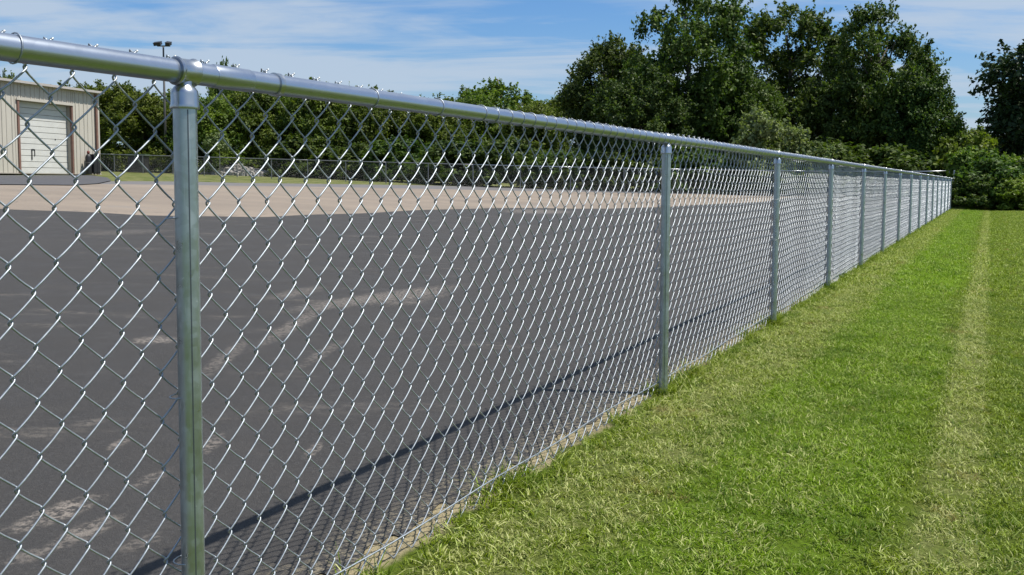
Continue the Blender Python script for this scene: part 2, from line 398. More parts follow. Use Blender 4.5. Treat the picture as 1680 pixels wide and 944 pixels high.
rin = np.minimum((cx+edge)/np.maximum(np.sin(AZ), 1e-3), 38.5)
rd = np.maximum(np.minimum(c_dark(AZ), 60), rin+.01)
rin_t = np.maximum(rin, c_dark(AZ)-.6)
rt_ = np.maximum(c_tan(AZ), rin_t+.02); rg_ = np.maximum(c_grey(AZ), rt_+.02)
polar('grey_asphalt_verge', AZ, np.maximum(rt_-.5, rin), rg_, 10, -.016, M_grey)
polar('old_pavement', AZ, rin_t, rt_, 40, -.008, M_tan)
polar('asphalt', AZ, rin, rd+.12*np.sin(AZ*55)*(rd > rin+.3), 70, .004, M_asph)

# ------------------------------------------------------------------ chain link fence
H = 1.21; RR = .0215
Y0, Y1 = -.55, 41.2
posts = [1.184] + [4.012+2.44*k for k in range(15)] + [41.0]
fence = empty('chain_link_fence', (0, 0, 0), 'galvanised silver chain-link fence running from the left foreground along the lawn edge', 'fence')
# rail in sections that meet inside the loop caps
edges = [Y0]+posts[::2][:-1]+[posts[-1]]
edges = [Y0, 1.25, 7.2, 13.3, 19.4, 25.5, 31.6, 37.7, 41.0]
for a_, b_ in zip(edges[:-1], edges[1:]):
    n = max(2, int((b_-a_)/.4)); mb = MB()
    mb.lathe([(RR, k*(b_-a_)/n) for k in range(n+1)], 28, 'Y'); mb.build('top_rail', M_rail, fence, .6, (0, a_, H))
for a_ in edges[1:-1]:
    mb = MB(); mb.lathe([(RR+.0004, -.0), (RR+.0014, .003), (RR+.0014, .095), (RR+.0004, .098)], 28, 'Y'); mb.build('rail_sleeve', M_rail, fence, .6, (0, a_+.004, H))
# flat band round the rail just after the first post
yb = 1.184+.245
mb = MB(); mb.lathe([(RR+.0005, -.007), (RR+.0032, -.0065), (RR+.0024, 0), (RR+.0032, .0065), (RR+.0005, .007)], 28, 'Y')
mb.build('rail_band', M_cap, fence, .6, (0, yb, H))
post_me = MB().lathe([(.0215, -.12), (.0215, .4), (.0215, .8), (.0215, 1.15)], 28).mesh('post', M_post, .6)
def cap_mesh():
    mb = MB()
    # cup over the post
    mb.lathe([(.0223, 1.1415), (.0258, 1.1415), (.0268, 1.1455), (.0250, 1.150), (.0250, 1.169), (.0238, 1.175), (.0190, 1.1815), (.0160, 1.185), (.0155, 1.205)], 28)
    # loop round the rail, rims rolled
    mb.lathe([(RR+.0004, -.021), (RR+.0030, -.0225), (RR+.0052, -.020), (RR+.0042, -.017), (RR+.0026, -.014), (RR+.0026, .014), (RR+.0042, .017), (RR+.0052, .020), (RR+.0030, .0225), (RR+.0004, .021)], 30, 'Y', (0, 0, H))
    return mb.mesh('post_cap', M_cap, .7)
cap_me = cap_mesh()
foot_me = MB().lathe([(.07, -.08), (.075, -.012), (.055, -.004), (.0225, .003)], 14).mesh('footing', M_conc, .7)
M_strip, t, b = mat('dark_strip'); b.inputs['Metallic'].default_value = .6; b.inputs['Roughness'].default_value = .5; t.put(b.inputs['Base Color'], t.mix(t.noise(t.scale(t.obj(), (60, 60, 14)), 1, 4, .7), (.03, .035, .05), (.16, .18, .20)))
strip_me = MB().box((.0205, -.0011, -.02), (.0219, .0011, 1.139)).mesh('dark_strip', M_strip)
for k, y_ in enumerate(posts):
    z_ = 0
    if k == len(posts)-1:
        o = MB().lathe([(.030, -.1), (.030, 1.52), (.033, 1.52), (.033, 1.535), (.024, 1.555), (.004, 1.565)], 18).build('end_post', M_post, fence, .6, (0, y_, 0))
        continue
    o = link('post', post_me, fence, (0, y_, 0)); o.rotation_euler = (random.uniform(-.004, .004), random.uniform(-.004, .004), random.uniform(0, 6))
    link('post_cap', cap_me, o).rotation_euler = (0, 0, -o.rotation_euler.z)
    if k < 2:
        a_ = math.atan2(-y_, CAM[0])+.22  # thin dark strip down the near posts, turned to face the camera
        sm_ = link('dark_strip', strip_me, o); sm_.rotation_euler = (0, 0, a_-o.rotation_euler.z)
# woven wires
P_, HH, NL = .0410, .0457, 27
TAB = {0: (0, -1, 0), .045: (.05, -.995, .5), .10: (.11, -.90, .92), .3: (.30, -.46, 1.06), .5: (.5, 0, 1.1), .7: (.70, .46, 1.06), .90: (.89, .90, .92), .955: (.95, .995, .5)}
def wire_path(ph, us, jit=0, seed=0):
    r_ = np.random.default_rng(seed); e = P_/2+.0019; d_ = .0046; pts = []
    for j in range(NL):
        sgn = 1 if (j+ph) % 2 == 0 else -1       # +1: '/' strand on the lawn side
        jj = r_.normal(0, jit, 3)
        for u_ in us:
            zf, f, g = TAB[u_]; w_ = math.sin(PI*u_)
            pts.append((sgn*d_*g+jj[0]*w_, sgn*f*e+jj[1]*w_, (j+zf)*HH+jj[2]*w_-.0012*w_))
    # knuckled ends
    s_ = 1 if (NL+ph) % 2 == 0 else -1
    pts.append((0, -s_*e, NL*HH)); pts.append((-s_*.004, -s_*(e+.004), NL*HH+.004)); pts.append((-.006, -s_*(e+.002), NL*HH-.002))
    s0 = 1 if ph % 2 == 0 else -1
    pts = [(0, -s0*(e+.003), -.018)]+pts
    return np.array(pts)
us_hi = (0, .045, .10, .3, .5, .7, .90, .955); us_lo = (0, .10, .5, .90)
hi = [[MB().tube(wire_path(ph, us_hi, .00045, 10*ph+k), .0019, 6).mesh('wire', M_wire, 4) for k in range(4)] for ph in (0, 1)]
ZB = .001
def sag(y_):
    return (.0055*math.sin(y_*1.7+.4)+.004*math.sin(y_*4.3+1)+.0025*math.sin(y_*.6), .008*math.sin(y_*2.1+2)+.004*math.sin(y_*5.7))
NW = int((Y1-Y0)/P_)
for i in range(290):
    y_ = Y0+i*P_; dz, dx = sag(y_)
    o = link('wire', hi[i % 2][random.randrange(4)], fence, (-.0330-abs(dx)*.5, y_+random.gauss(0, .0004), ZB+dz))
    o.rotation_euler = (random.gauss(0, .0007), dx*.5, 0); o.scale.z = 1.0
lo = [[wire_path(ph, us_lo, .0005, 77*ph+k) for k in range(3)] for ph in (0, 1)]
Vs = []; Fs = []; nv = 0
loT = {}
for ph in (0, 1):
    for k in range(3):
        mb = MB().tube(lo[ph][k], .0019, 3, cap=False); loT[ph, k] = (np.concatenate(mb.v), np.array(mb.f))
for i in range(290, NW):
    V, F = loT[i % 2, random.randrange(3)]; y_ = Y0+i*P_; dz, dx = sag(y_)
    Vs.append(V+np.array((-.0330-abs(dx)*.12, y_, ZB+dz*.6))); Fs.append(F+nv); nv += len(V)
o = link('wire_mesh', fast('wire_mesh', np.concatenate(Vs), np.concatenate(Fs), M_wire, True), fence); tag(o, kind='stuff')
# bottom tension wire
ysn = np.arange(Y0, Y1, .12)
MB().tube([(-.024+.002*math.sin(q*7), q, .062+.004*math.sin(q*2.4)+.003*math.sin(q*6)) for q in ysn], .0023, 6).build('tension_wire', M_wire, fence, 4)
# ties round the rail
def ring(r, w):
    a = np.linspace(0, 2*PI, 21)[:-1]; return MB().tube([(r*math.cos(q)-.0015, .0015*math.sin(q*1.0), r*math.sin(q)) for q in a], w, 5, closed=True)
tie_me = ring(RR+.0022, .0014).mesh('tie_wire', M_wire, 4)
ties = [-.12, .42, .86, 1.76, 2.05]; y_ = 2.28
while y_ < Y1-.3 and len(ties) < 290: ties.append(y_+random.gauss(0, .006)); y_ += 2*P_
for y_ in ties:
    o = link('tie_wire', tie_me, fence, (0, y_, H)); o.rotation_euler = (0, random.uniform(-.5, .5), random.gauss(0, .05))
mb = MB(); base = ring(RR+.0022, .0016); bv = np.concatenate(base.v)
while y_ < Y1-.3: mb.add(bv+np.array((0, y_, H)), base.f); y_ += 2*P_
mb.build('tie_wires', M_wire, fence, 4)['kind'] = 'stuff'
# post ties (short wire round post and fabric)
for y_ in posts[:6]:
    for z_ in (.30, .62, .92):
        a = np.linspace(0, 2*PI, 17)[:-1]; rr_ = .0235
        MB().tube([(-.008+(rr_+.008)*math.cos(q)-.004, rr_*math.sin(q), .004*math.sin(q+1)) for q in a], .0014, 5, closed=True).build('post_tie', M_wire, fence, 4, (0, y_, z_+random.uniform(-.03, .03)))

# ------------------------------------------------------------------ far fence along the back of the lot
FY = 43.0
ff = empty('far_fence', (0, FY, 0), 'dull grey chain-link fence crossing the back of the lot below the trees', 'fence')
FX = np.arange(-.25, -96, -3.0); FHT = 1.22
fx_me = MB().lathe([(.03, -.1), (.03, FHT)], 8).mesh('post', M_wirefar, .6)
for x_ in FX: link('post', fx_me, ff, (float(x_), 0, float(tz(x_, FY))))
xx = np.arange(-.25, -96, -1.0)
for a_ in range(0, len(xx)-1, 6):
    seg = xx[a_:a_+7]; MB().tube([(float(q), 0, float(tz(q, FY))+FHT) for q in seg], .026, 8).build('top_rail', M_cap if a_ < 24 else M_wirefar, ff, 4)
mb = MB(); pit = .12
q = 0.
V = []; F = []; nv = 0
while q > -95:
    for s_ in (1, -1):
        a0 = q; a1 = q-s_*FHT
        z0, z1 = float(tz(a0, FY)), float(tz(a1, FY))+FHT; w = .0026
        V += [(a0-w, 0, z0), (a0+w, 0, z0), (a0, .004, z0), (a1-w, 0, z1), (a1+w, 0, z1), (a1, .004, z1)]
        F += [(nv, nv+1, nv+4, nv+3), (nv+1, nv+2, nv+5, nv+4), (nv+2, nv, nv+3, nv+5)]; nv += 6
    q -= pit
o = link('wire_mesh', fast('wire_mesh', np.array(V), np.array(F), M_wirefar), ff); o['kind'] = 'stuff'

# ------------------------------------------------------------------ metal shed
cr = hit(165, 287); wd = np.array((-.21, .977)); wd /= np.linalg.norm(wd); nrm = np.array((wd[1], -wd[0]))
# local frame: +X along the wall towards the right corner, +Y out of the wall (towards the lot), origin at the right corner
ang = math.atan2(wd[1], wd[0])
shed = empty('metal_shed', (float(cr[0]), float(cr[1]), float(cr[2])), 'cream ribbed metal shed with a pale roof and roll-up door at far left', 'shed', rz=ang)
def s_of(px):   # distance along the wall (negative from the corner) seen at image column px
    best = None
    for s_ in np.arange(0, 16, .01):
        p_ = cr[:2]-wd*s_; d_ = np.array((p_[0]-CAM[0], p_[1]-CAM[1])); f2 = np.array((fw.x, fw.y)); r2 = np.array((rt.x, rt.y))
        xx_ = 840+FPX*(d_@r2)/(d_@f2)
        if best is None or abs(xx_-px) < best[0]: best = (abs(xx_-px), s_)
    return best[1]
sL, sR = s_of(33), s_of(119); WH = 4.66; DH = 3.75; WL = 17.0
print('door', sL, sR)
# local -Y is outward (x along wall, z up): outward normal nrm in local coords
outy = -1 if (nrm @ np.array((-wd[1], wd[0]))) < 0 else 1
def bx(x0, x1, y0, y1, z0, z1, name, m, par=None, sm=None):
    ya, yb_ = sorted((y0*outy, y1*outy)); mb = MB(); mb.box((x0, ya, z0), (x1, yb_, z1)); return mb.build(name, m, par or shed, sm)
def panel(x0, x1, z0, z1):
    """ribbed sheet: flat with raised ribs"""
    mb = MB(); ya, yb_ = sorted((0, .03*outy)); mb.box((x0+.004, ya, z0), (x1-.004, yb_, z1))
    for xr in (x0+.02, (x0+x1)/2-.02):
        ya, yb_ = sorted((.03*outy, .055*outy)); mb.box((xr, ya, z0), (xr+.045, yb_, z1))
    return mb
w = .62; x_ = 0.
while x_ > -WL:
    a_, b_ = x_-w, x_
    if b_ <= -sL or a_ >= -sR: panel(a_, b_, .05, WH).build('wall_panel', random.choice((M_wall, M_wall, M_wall)), shed)
    elif a_ < -sL: panel(a_, -sL, .05, WH).build('wall_panel', M_wall, shed); panel(-sL, b_, DH, WH).build('wall_panel', M_wall, shed)
    elif b_ > -sR: panel(-sR, b_, .05, WH).build('wall_panel', M_wall, shed); panel(a_, -sR, DH, WH).build('wall_panel', M_wall, shed)
    else: panel(a_, b_, DH, WH).build('wall_panel', M_wall, shed)
    x_ -= w
# body behind the wall skin: left open at the door recess
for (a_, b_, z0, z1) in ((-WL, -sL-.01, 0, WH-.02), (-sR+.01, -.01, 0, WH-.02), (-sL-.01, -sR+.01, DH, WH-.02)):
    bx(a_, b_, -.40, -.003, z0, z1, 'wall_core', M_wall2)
bx(-WL, -.01, -9, -.45, 0, WH-.02, 'wall', M_wall)
dr = empty('roll_up_door', (0, 0, 0)); dr.parent = shed
nS = 12
for k in range(nS):
    z0 = .03+k*(DH-.03)/nS; bx(-sL+.02, -sR-.02, -.34, -.27-(.0 if k % 2 else .006), z0+.012, z0+(DH-.03)/nS-.012, 'slat', M_door, dr)
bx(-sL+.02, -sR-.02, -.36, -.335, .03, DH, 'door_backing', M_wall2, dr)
for (a_, z_, ww, hh) in ((-sL+1.05, .75, .07, .55), (-sL+1.25, .95, .05, .35), (-sL+1.1, 1.25, .16, .06), (-sR-.9, 1.85, .06, .06)):
    bx(a_, a_+ww, -.268, -.25, z_, z_+hh, 'dark_mark', M_black, dr)  # dark stain-like marks on the door, added as thin boxes
bx(-sL-.10, -sL+.015, -.05, .10, 0, DH+.10, 'door_frame', M_rust); bx(-sR-.015, -sR+.06, -.05, .09, 0, DH+.10, 'door_frame', M_rust)
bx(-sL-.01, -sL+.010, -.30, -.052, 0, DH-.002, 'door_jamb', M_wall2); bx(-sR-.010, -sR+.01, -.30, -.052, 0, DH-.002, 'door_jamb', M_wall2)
bx(-sL-.16, -sR+.12, .082, .13, DH+.01, DH+.13, 'door_header', M_wall)
sd = s_of(158); bx(-sd-.05, -sd+.07, .08, .17, .05, WH-.1, 'downspout', M_rust)
bx(-WL, .0, .0, .085, 0, .048, 'base_trim', M_wall2)
mb = MB(); y0, y1 = .30*outy, -9.2*outy
Vr = [(-WL-.2, y0, WH-.02), (.06, y0, WH-.02), (.06, y1, WH+.55), (-WL-.2, y1, WH+.55)]; Vr += [(a_, b_, c_+.10) for a_, b_, c_ in Vr]
mb.add(Vr, [(0, 1, 2, 3), (7, 6, 5, 4), (0, 4, 5, 1), (1, 5, 6, 2), (2, 6, 7, 3), (3, 7, 4, 0)]); roof = mb.build('roof', M_roof, shed)
bx(-WL-.2, .06, .302, .36, WH-.05, WH+.07, 'fascia', M_roof, roof)
# apron in front of the shed door
AP = [(-60, 306), (0, 303.5), (60, 304), (120, 304.5), (160, 302), (183, 297), (176, 292), (150, 288.5), (0, 288.5), (-60, 289)]
Vp = [hit(*p_) for p_ in AP]; Vp = [(float(a_[0]), float(a_[1]), float(a_[2])+.02) for a_ in Vp]
mb = MB(); mb.add(Vp, [tuple(range(len(Vp)))]); tag(mb.build('shed_apron', M_apron), kind='structure')
def along(s_, o_, z_=0):
    p_ = cr[:2]-wd*s_+nrm*o_; return (float(p_[0]), float(p_[1]), float(tz(p_[0], p_[1]))+.0+z_)
# black cylinders and cabinet by the door
s1 = s_of(136); s2 = s_of(145)
cyl = empty('gas_cylinder', along(s1, .42, .02), 'tall black gas cylinder with a reddish cap beside the shed door', 'gas cylinder')
MB().lathe([(.15, 0), (.16, .03), (.16, .95), (.14, 1.05), (.08, 1.13), (.05, 1.15)], 16).build('cylinder_body', M_black, cyl, .7)
MB().lathe([(.05, 1.151), (.075, 1.18), (.075, 1.28), (.04, 1.33)], 12).build('valve_cap', M_dred, cyl, .7)
MB().lathe([(.164, .62), (.170, .63), (.170, .67), (.164, .68)], 16, cap=False).build('strap', M_pole, cyl, .7)
cb = empty('storage_cabinet', along(s2, .42, .02), 'low black storage cabinet standing right of the gas cylinder', 'cabinet', rz=ang)
MB().box((-.26, -.2, .06), (.26, .2, 1.10)).build('cabinet_body', M_black, cb)
MB().box((-.245, -.222, .10), (-.01, -.202, 1.06)).build('door', M_pole if False else M_black, cb); MB().box((.01, -.222, .10), (.245, -.202, 1.06)).build('door', M_black, cb)
MB().box((-.28, -.22, 1.103), (.28, .22, 1.14)).build('top', M_black, cb)
for a_ in (-.22, .18):
    for b_ in (-.17, .13): MB().box((a_, b_, 0), (a_+.04, b_+.04, .06)).build('leg', M_black, cb)

# ------------------------------------------------------------------ light pole
lx, ly = at(273, 66); lz = float(tz(lx, ly))
lp = empty('floodlight_pole', (lx, ly, lz), 'tall thin pole with two floodlights rising behind the near rail', 'light pole', rz=YAW)
PT = 1.0+(296-80)/FPX*66-lz
MB().tube([(0, 0, 0), (0, 0, PT*.5), (0, 0, PT)], np.array([.11, .085, .06]), 10).build('pole', M_pole, lp, 4)
MB().box((-.45, -.04, PT), (.5, .04, PT+.08)).build('crossarm', M_pole, lp)
for s_, w_ in ((-1, .5), (1, .32)):
    mb = MB(); Mx = Matrix.Translation((s_*.38, 0, PT+.10)) @ Matrix.Rotation(s_*.12, 4, 'Y') @ Matrix.Rotation(.35, 4, 'X')
    mb.box((-w_/2, -.22, 0), (w_/2, .22, .20), Mx); mb.box((-w_/2-.02, -.24, .20), (w_/2+.02, .24, .23), Mx); mb.build('floodlight', M_black, lp)

# ------------------------------------------------------------------ rubble pile, box and sapling behind the far fence
gx, gy = at(388, 66); gzz = float(tz(gx, gy))
def lump(n, r, h, sx, seed):
    r_ = np.random.default_rng(seed); V = []; F = []; nv = 0
    for k in range(n):
        a_, q_ = r_.uniform(0, 2*PI), r_.uniform(0, 1)**.6; px_, py_ = sx*r*q_*math.cos(a_), r*q_*math.sin(a_)
        pz = h*(1-q_)*r_.uniform(.8, 1.1); s_ = r_.uniform(.10, .32)
        vv = r_.normal(0, 1, (8, 3)); B = np.array([(-1,-1,-1),(1,-1,-1),(1,1,-1),(-1,1,-1),(-1,-1,1),(1,-1,1),(1,1,1),(-1,1,1)])*.5
        V.append((B+vv*.12)*s_+np.array((px_, py_, pz))); F += [tuple(i+nv for i in f) for f in [(0,3,2,1),(4,5,6,7),(0,1,5,4),(1,2,6,5),(2,3,7,6),(3,0,4,7)]]; nv += 8
    return np.concatenate(V), F
V, F = lump(420, 1.5, .62, 2.4, 3); mb = MB(); mb.add(V, F)
tag(mb.build('rubble_pile', M_rub, None, None, (gx, gy, gzz)), 'low heap of pale rubble behind the far fence', 'rubble heap')
bx_, by_ = at(228, 64); ub = empty('utility_box', (bx_, by_, float(tz(bx_, by_))), 'small dark box with a green lid behind the far fence near the shed', 'box', rz=YAW)
MB().box((-.6, -.4, 0), (.6, .4, 1.15)).build('box_body', M_black, ub); MB().box((-.66, -.46, 1.153), (.66, .46, 1.3)).build('lid', M_green, ub)

# ------------------------------------------------------------------ trees
def leaves(P, N, size, r_, elong=1.7):
    """rhombic leaves at P with normals near N"""
    n = len(P); N = N+r_.normal(0, .42, (n, 3)); N /= np.linalg.norm(N, axis=1)[:, None]
    A = np.cross(N, r_.normal(0, 1, (n, 3))); A /= np.linalg.norm(A, axis=1)[:, None]; B = np.cross(N, A)
    s_ = size*r_.uniform(.6, 1.3, n)[:, None]; A = A*s_*.5*elong; B = B*s_*.5
    V = np.stack([P-A, P+B+N*s_*.12, P+A, P-B+N*s_*.12], 1).reshape(-1, 3)
    return V, np.arange(4*n).reshape(n, 4)
def crown_mesh(name, m, shape, nlobe, nleaf, size, seed, lobe=(.5, 1.0), twig=.9):
    """shape(r_, n) -> lobe centres (n,3), outward dirs, radii scale ; leaves on lobes, on twigs that stick out, and inside"""
    r_ = np.random.default_rng(seed); C, O, = shape(r_, nlobe); R_ = r_.uniform(lobe[0], lobe[1], nlobe)
    w = R_**2; cnt = (nleaf*w/w.sum()).astype(int); Ps = []; Ns = []
    for c_, o_, r0, k in zip(C, O, R_, cnt):
        k1 = int(k*.62); d_ = r_.normal(0, 1, (k1, 3)); d_ /= np.linalg.norm(d_, axis=1)[:, None]
        d_ = d_+o_*.35+np.array((0, 0, .25)); d_ /= np.linalg.norm(d_, axis=1)[:, None]
        rad = r0*(1-.45*r_.random(k1)**2)*(1+.18*r_.normal(0, 1, k1).clip(-1.5, 1.5)); q_ = d_*rad[:, None]; q_[:, 2] *= .78
        Ps.append(c_+q_); Ns.append(d_*.8+np.array((0, 0, .35)))
        k2 = k-k1; nt = max(3, int(k2/14)); td = r_.normal(0, 1, (nt, 3)); td /= np.linalg.norm(td, axis=1)[:, None]; td = td*.8+o_*.7+np.array((0, 0, .45))
        td /= np.linalg.norm(td, axis=1)[:, None]; ln = r0*(1.05+twig*.6*r_.random(nt)); ti = r_.integers(0, nt, k2); f = r_.random(k2)**.7
        q_ = td[ti]*(r0*.5+(ln[ti]-r0*.5)*f)[:, None]+r_.normal(0, size*.35, (k2, 3)); Ps.append(c_+q_); Ns.append(td[ti]*.3+r_.normal(0, .5, (k2, 3))+np.array((0, 0, .4)))
    P = np.concatenate(Ps); Nn = np.concatenate(Ns); keep = P[:, 2] > .12; P, Nn = P[keep], Nn[keep]
    V, F = leaves(P, Nn, size, r_); clump = np.concatenate([np.full(0, 0.)])
    return fast(name, V, F, m, False, r_.random(len(P)))
def ell(cz, rx, rz, zmin=0., fill=.25, top=1.0):
    def f(r_, n):
        d_ = r_.normal(0, 1, (n, 3)); d_ /= np.linalg.norm(d_, axis=1)[:, None]; k = np.where(r_.random(n) < fill, r_.uniform(.25, .8, n), r_.uniform(.82, 1.03, n))
        C = d_*k[:, None]*np.array((rx, rx, rz)); C[:, 2] += cz
        lowm = C[:, 2] < zmin; C[lowm, 2] = zmin+r_.random(lowm.sum())*.8
        return C, d_
    return f
def shrub(h, r0):     # foliage to the ground, rounded ragged top
    def f(r_, n):
        z_ = h*(r_.random(n)**.85); a_ = r_.uniform(0, 2*PI, n); pr = r0*np.sqrt(np.clip(1-(z_/h)**2.6, 0.02, 1)); k = np.where(r_.random(n) < .2, r_.uniform(.2, .7, n), r_.uniform(.8, 1.08, n))
        C = np.stack([pr*k*np.cos(a_), pr*k*np.sin(a_), z_], -1); O = np.stack([np.cos(a_), np.sin(a_), .5*z_/h], -1); return C, O
    return f
def trunk_mesh(h, r0, cz, spread, seed, nl=9):
    r_ = np.random.default_rng(seed); mb = MB()
    P = [(0, 0, -.2)]+[(r_.normal(0, .02*h*k/6), r_.normal(0, .02*h*k/6), h*k/6) for k in range(1, 7)]
    mb.tube(P, np.linspace(r0, r0*.25, 7), 8)
    for k in range(nl):
        z0 = r_.uniform(.22, .85)*h; a_ = r_.uniform(0, 2*PI); L_ = spread*r_.uniform(.6, .95)*(1.1-z0/h*.6); i = min(5, int(z0/h*6)); b0 = np.array(P[i+1])*1.0; b0[2] = z0
        e_ = b0+np.array((math.cos(a_)*L_, math.sin(a_)*L_, L_*.75)); md = (b0+e_)/2+np.array((0, 0, -.1*L_))+r_.normal(0, .06*L_, 3)
        mb.tube([b0, md, e_], np.array([r0*.4, r0*.25, r0*.08]), 5)
    return mb.mesh('trunk', M_bark, 4)
def place_tree(name, cm, tm, x_, y_, s_, rz, label, cat, group=None, sz=1.0, cn='crown', z_=None):
    zz_ = float(tz(x_, y_)) if z_ is None else z_
    o = empty(name, (x_, y_, zz_), label, cat, group, rz); o.scale = (s_, s_, s_*sz)
    link(cn, cm, o); link('trunk' if cat == 'tree' else 'stem', tm, o); return o

# big dark trees behind the fence line
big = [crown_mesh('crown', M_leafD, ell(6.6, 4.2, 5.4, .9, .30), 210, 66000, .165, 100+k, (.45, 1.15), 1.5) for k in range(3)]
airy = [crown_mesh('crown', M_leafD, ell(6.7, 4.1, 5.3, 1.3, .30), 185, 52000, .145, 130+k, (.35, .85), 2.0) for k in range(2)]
bigt = [trunk_mesh(10.5, .32, 6.5, 4.0, 50+k, 14) for k in range(3)]
def top_scale(px, topy, Z, hmesh):
    x_, y_ = at(px, Z); g_ = float(tz(x_, y_)); hor = 302.1-(1625-px)*.00494; return x_, y_, (CAM[2]+(hor-topy)/FPX*Z-g_)/hmesh
G1 = 'tall dark trees behind the long fence'
for k, (px, topy, Z, sxy, lab) in enumerate((
    (1125, -28, 54, 1.0, 'tallest dark leafy tree, its crown cut by the top of the photo'),
    (1002, 70, 58, .93, 'dark rounded tree at the left shoulder of the tall dark group'),
    (1050, 104, 51, 1.0, 'dark dense tree just below and left of the tallest tree'),
    (1290, 8, 60, 1.0, 'dark airy tree right of the tallest tree, behind the pale olive bush'),
    (1432, 14, 52, .88, 'tall dark tree with a pointed feathery top, second from the right of the group'),
    (1375, 98, 53, 1.0, 'dark dense tree filling the middle of the group above the fence posts'),
    (1500, 120, 50, .8, 'dark tree with sloping right side at the right edge of the group'),
    (1205, 118, 54, 1.0, 'dark tree directly behind the pale olive bush'))):
    x_, y_, s_ = top_scale(px, topy, Z, 12.7); o = place_tree('leafy_tree', airy[k % 2] if k in (0, 3, 4) else big[k % 3], bigt[k % 3], x_, y_, 1, k*1.9+.4, lab, 'tree', G1)
    w_ = max(s_, .62)*(.95 if k != 0 else .86)*sxy; o.scale = (w_, w_, s_)
# dark tree at the right edge: trunk outside the frame
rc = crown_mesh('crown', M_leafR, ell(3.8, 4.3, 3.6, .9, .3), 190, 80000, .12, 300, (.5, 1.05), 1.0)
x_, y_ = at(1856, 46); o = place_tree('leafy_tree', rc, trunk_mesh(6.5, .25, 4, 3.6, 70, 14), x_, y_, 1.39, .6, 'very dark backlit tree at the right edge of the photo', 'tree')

# row of mid-green trees behind the far fence
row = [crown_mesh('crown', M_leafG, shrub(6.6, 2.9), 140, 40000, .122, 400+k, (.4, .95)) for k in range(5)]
rowt = [trunk_mesh(6, .14, 4, 2.2, 80+k, 7) for k in range(3)]
G2 = 'row of green trees behind the far fence'
ordn = ['first', 'second', 'third', 'fourth', 'fifth', 'sixth', 'seventh', 'eighth', 'ninth', 'tenth', 'eleventh', 'twelfth', 'thirteenth', 'fourteenth', 'fifteenth']
tops = [(190, 131, 70), (238, 150, 68), (290, 146, 72), (342, 150, 68), (375, 101, 80), (418, 140, 70), (468, 132, 73), (518, 130, 70), (570, 138, 74), (622, 146, 70), (672, 156, 74), (724, 160, 70), (778, 152, 74), (880, 162, 70), (926, 158, 72)]
for k, (px, ty, Z) in enumerate(tops):
    x_, y_, s_ = top_scale(px, ty, Z, 7.6)
    o = place_tree('edge_tree', row[k % 5], rowt[k % 3], x_, y_, 1, k*2.4, ordn[k]+' tree to the right of the shed in the green row behind the far fence', 'tree', G2)
    w_ = .98 if k != 4 else .6; o.scale = (w_, w_, s_)
# behind the shed
for k, (px, ty, Z, lab) in enumerate(((125, 133, 78, 'green tree showing over the right end of the shed roof'), (20, 122, 82, 'green tree showing over the left end of the shed roof'))):
    x_, y_, s_ = top_scale(px, ty, Z, 7.6); o = place_tree('edge_tree', row[k], rowt[k], x_, y_, 1, k+.3, lab, 'tree'); o.scale = (.9, .9, s_)
# rounded taller tree at centre horizon
md = crown_mesh('crown', M_leafG, ell(6.2, 3.4, 3.4, 1.2, .2), 70, 18000, .2, 500, (.55, 1.1), 1.2)
for k, (px, ty, Z, lab) in enumerate(((820, 130, 82, 'round-topped tree standing above the green row at the centre horizon'), (765, 145, 86, 'smaller round-topped tree just left of the centre horizon tree'))):
    x_, y_, s_ = top_scale(px, ty, Z, 10.6); o = place_tree('round_tree', md, bigt[0], x_, y_, .9, k*2, lab, 'tree', 'round-topped trees above the green row'); o.scale = (1.0-.25*k, 1.0-.25*k, s_)
# undergrowth: continuous low shrubs closing the gaps behind the far fence
bs = [crown_mesh('foliage', M_leafB, shrub(2.2, 1.3), 46, 9000, .13, 600+k, (.28, .6)) for k in range(3)]
bst = MB(); r_ = np.random.default_rng(5)
for k in range(6):
    a_ = k*1.05; bst.tube([(0, 0, -.05), (.2*math.cos(a_), .2*math.sin(a_), .6), (.6*math.cos(a_), .6*math.sin(a_), 1.5)], np.array([.03, .02, .008]), 5)
bst = bst.mesh('stem', M_bark, 4)
bd = [crown_mesh('foliage', M_leafD, shrub(3.4, 2.2), 60, 12000, .17, 640+k, (.4, .8)) for k in range(2)]
k = 0
for x_ in np.arange(-3, -46, -3.4):
    y_ = 47.0+1.2*math.sin(x_*1.7)+(.0 if x_ > -30 else 3)
    o = place_tree('shrub', bd[k % 2], bst, float(x_), float(y_), 1, k*1.3, ordn[min(k, 14)]+' dark shrub from the right in the shade behind the far fence', 'shrub', 'dark shrubs behind the far fence')
    o.scale = (1.0, 1.0, .62+.1*math.sin(k*2.2)); k += 1
# pale olive bush
ol = crown_mesh('foliage', M_leafO, shrub(3.6, 1.9), 70, 20000, .13, 700, (.3, .65), 1.5)
x_, y_, s_ = top_scale(1266, 178, 45.9, 4.1); o = place_tree('olive_bush', ol, bst, x_, y_, 1, 0, 'pale olive-green bush in front of the dark trees', 'bush'); o.scale = (.95, .95, s_)
x_, y_, s_ = top_scale(1350, 238, 45.2, 4.1); o = place_tree('olive_bush', ol, bst, x_, y_, 1, 2.2, 'low olive-green bush right of the pale olive bush', 'bush'); o.scale = (.7, .7, s_)
# young pale tree behind the far fence
sp = crown_mesh('crown', M_leafO, ell(2.3, .75, .7, 1.5, .3), 14, 1600, .12, 720, (.2, .4))
x_, y_ = at(361, 64); place_tree('sapling', sp, MB().tube([(0, 0, -.1), (.02, 0, 1.2), (0, 0, 2.4)], np.array([.05, .04, .02]), 6).mesh('trunk', M_rub, 4), x_, y_, .95, 0, 'young pale sapling behind the far fence left of centre', 'tree')
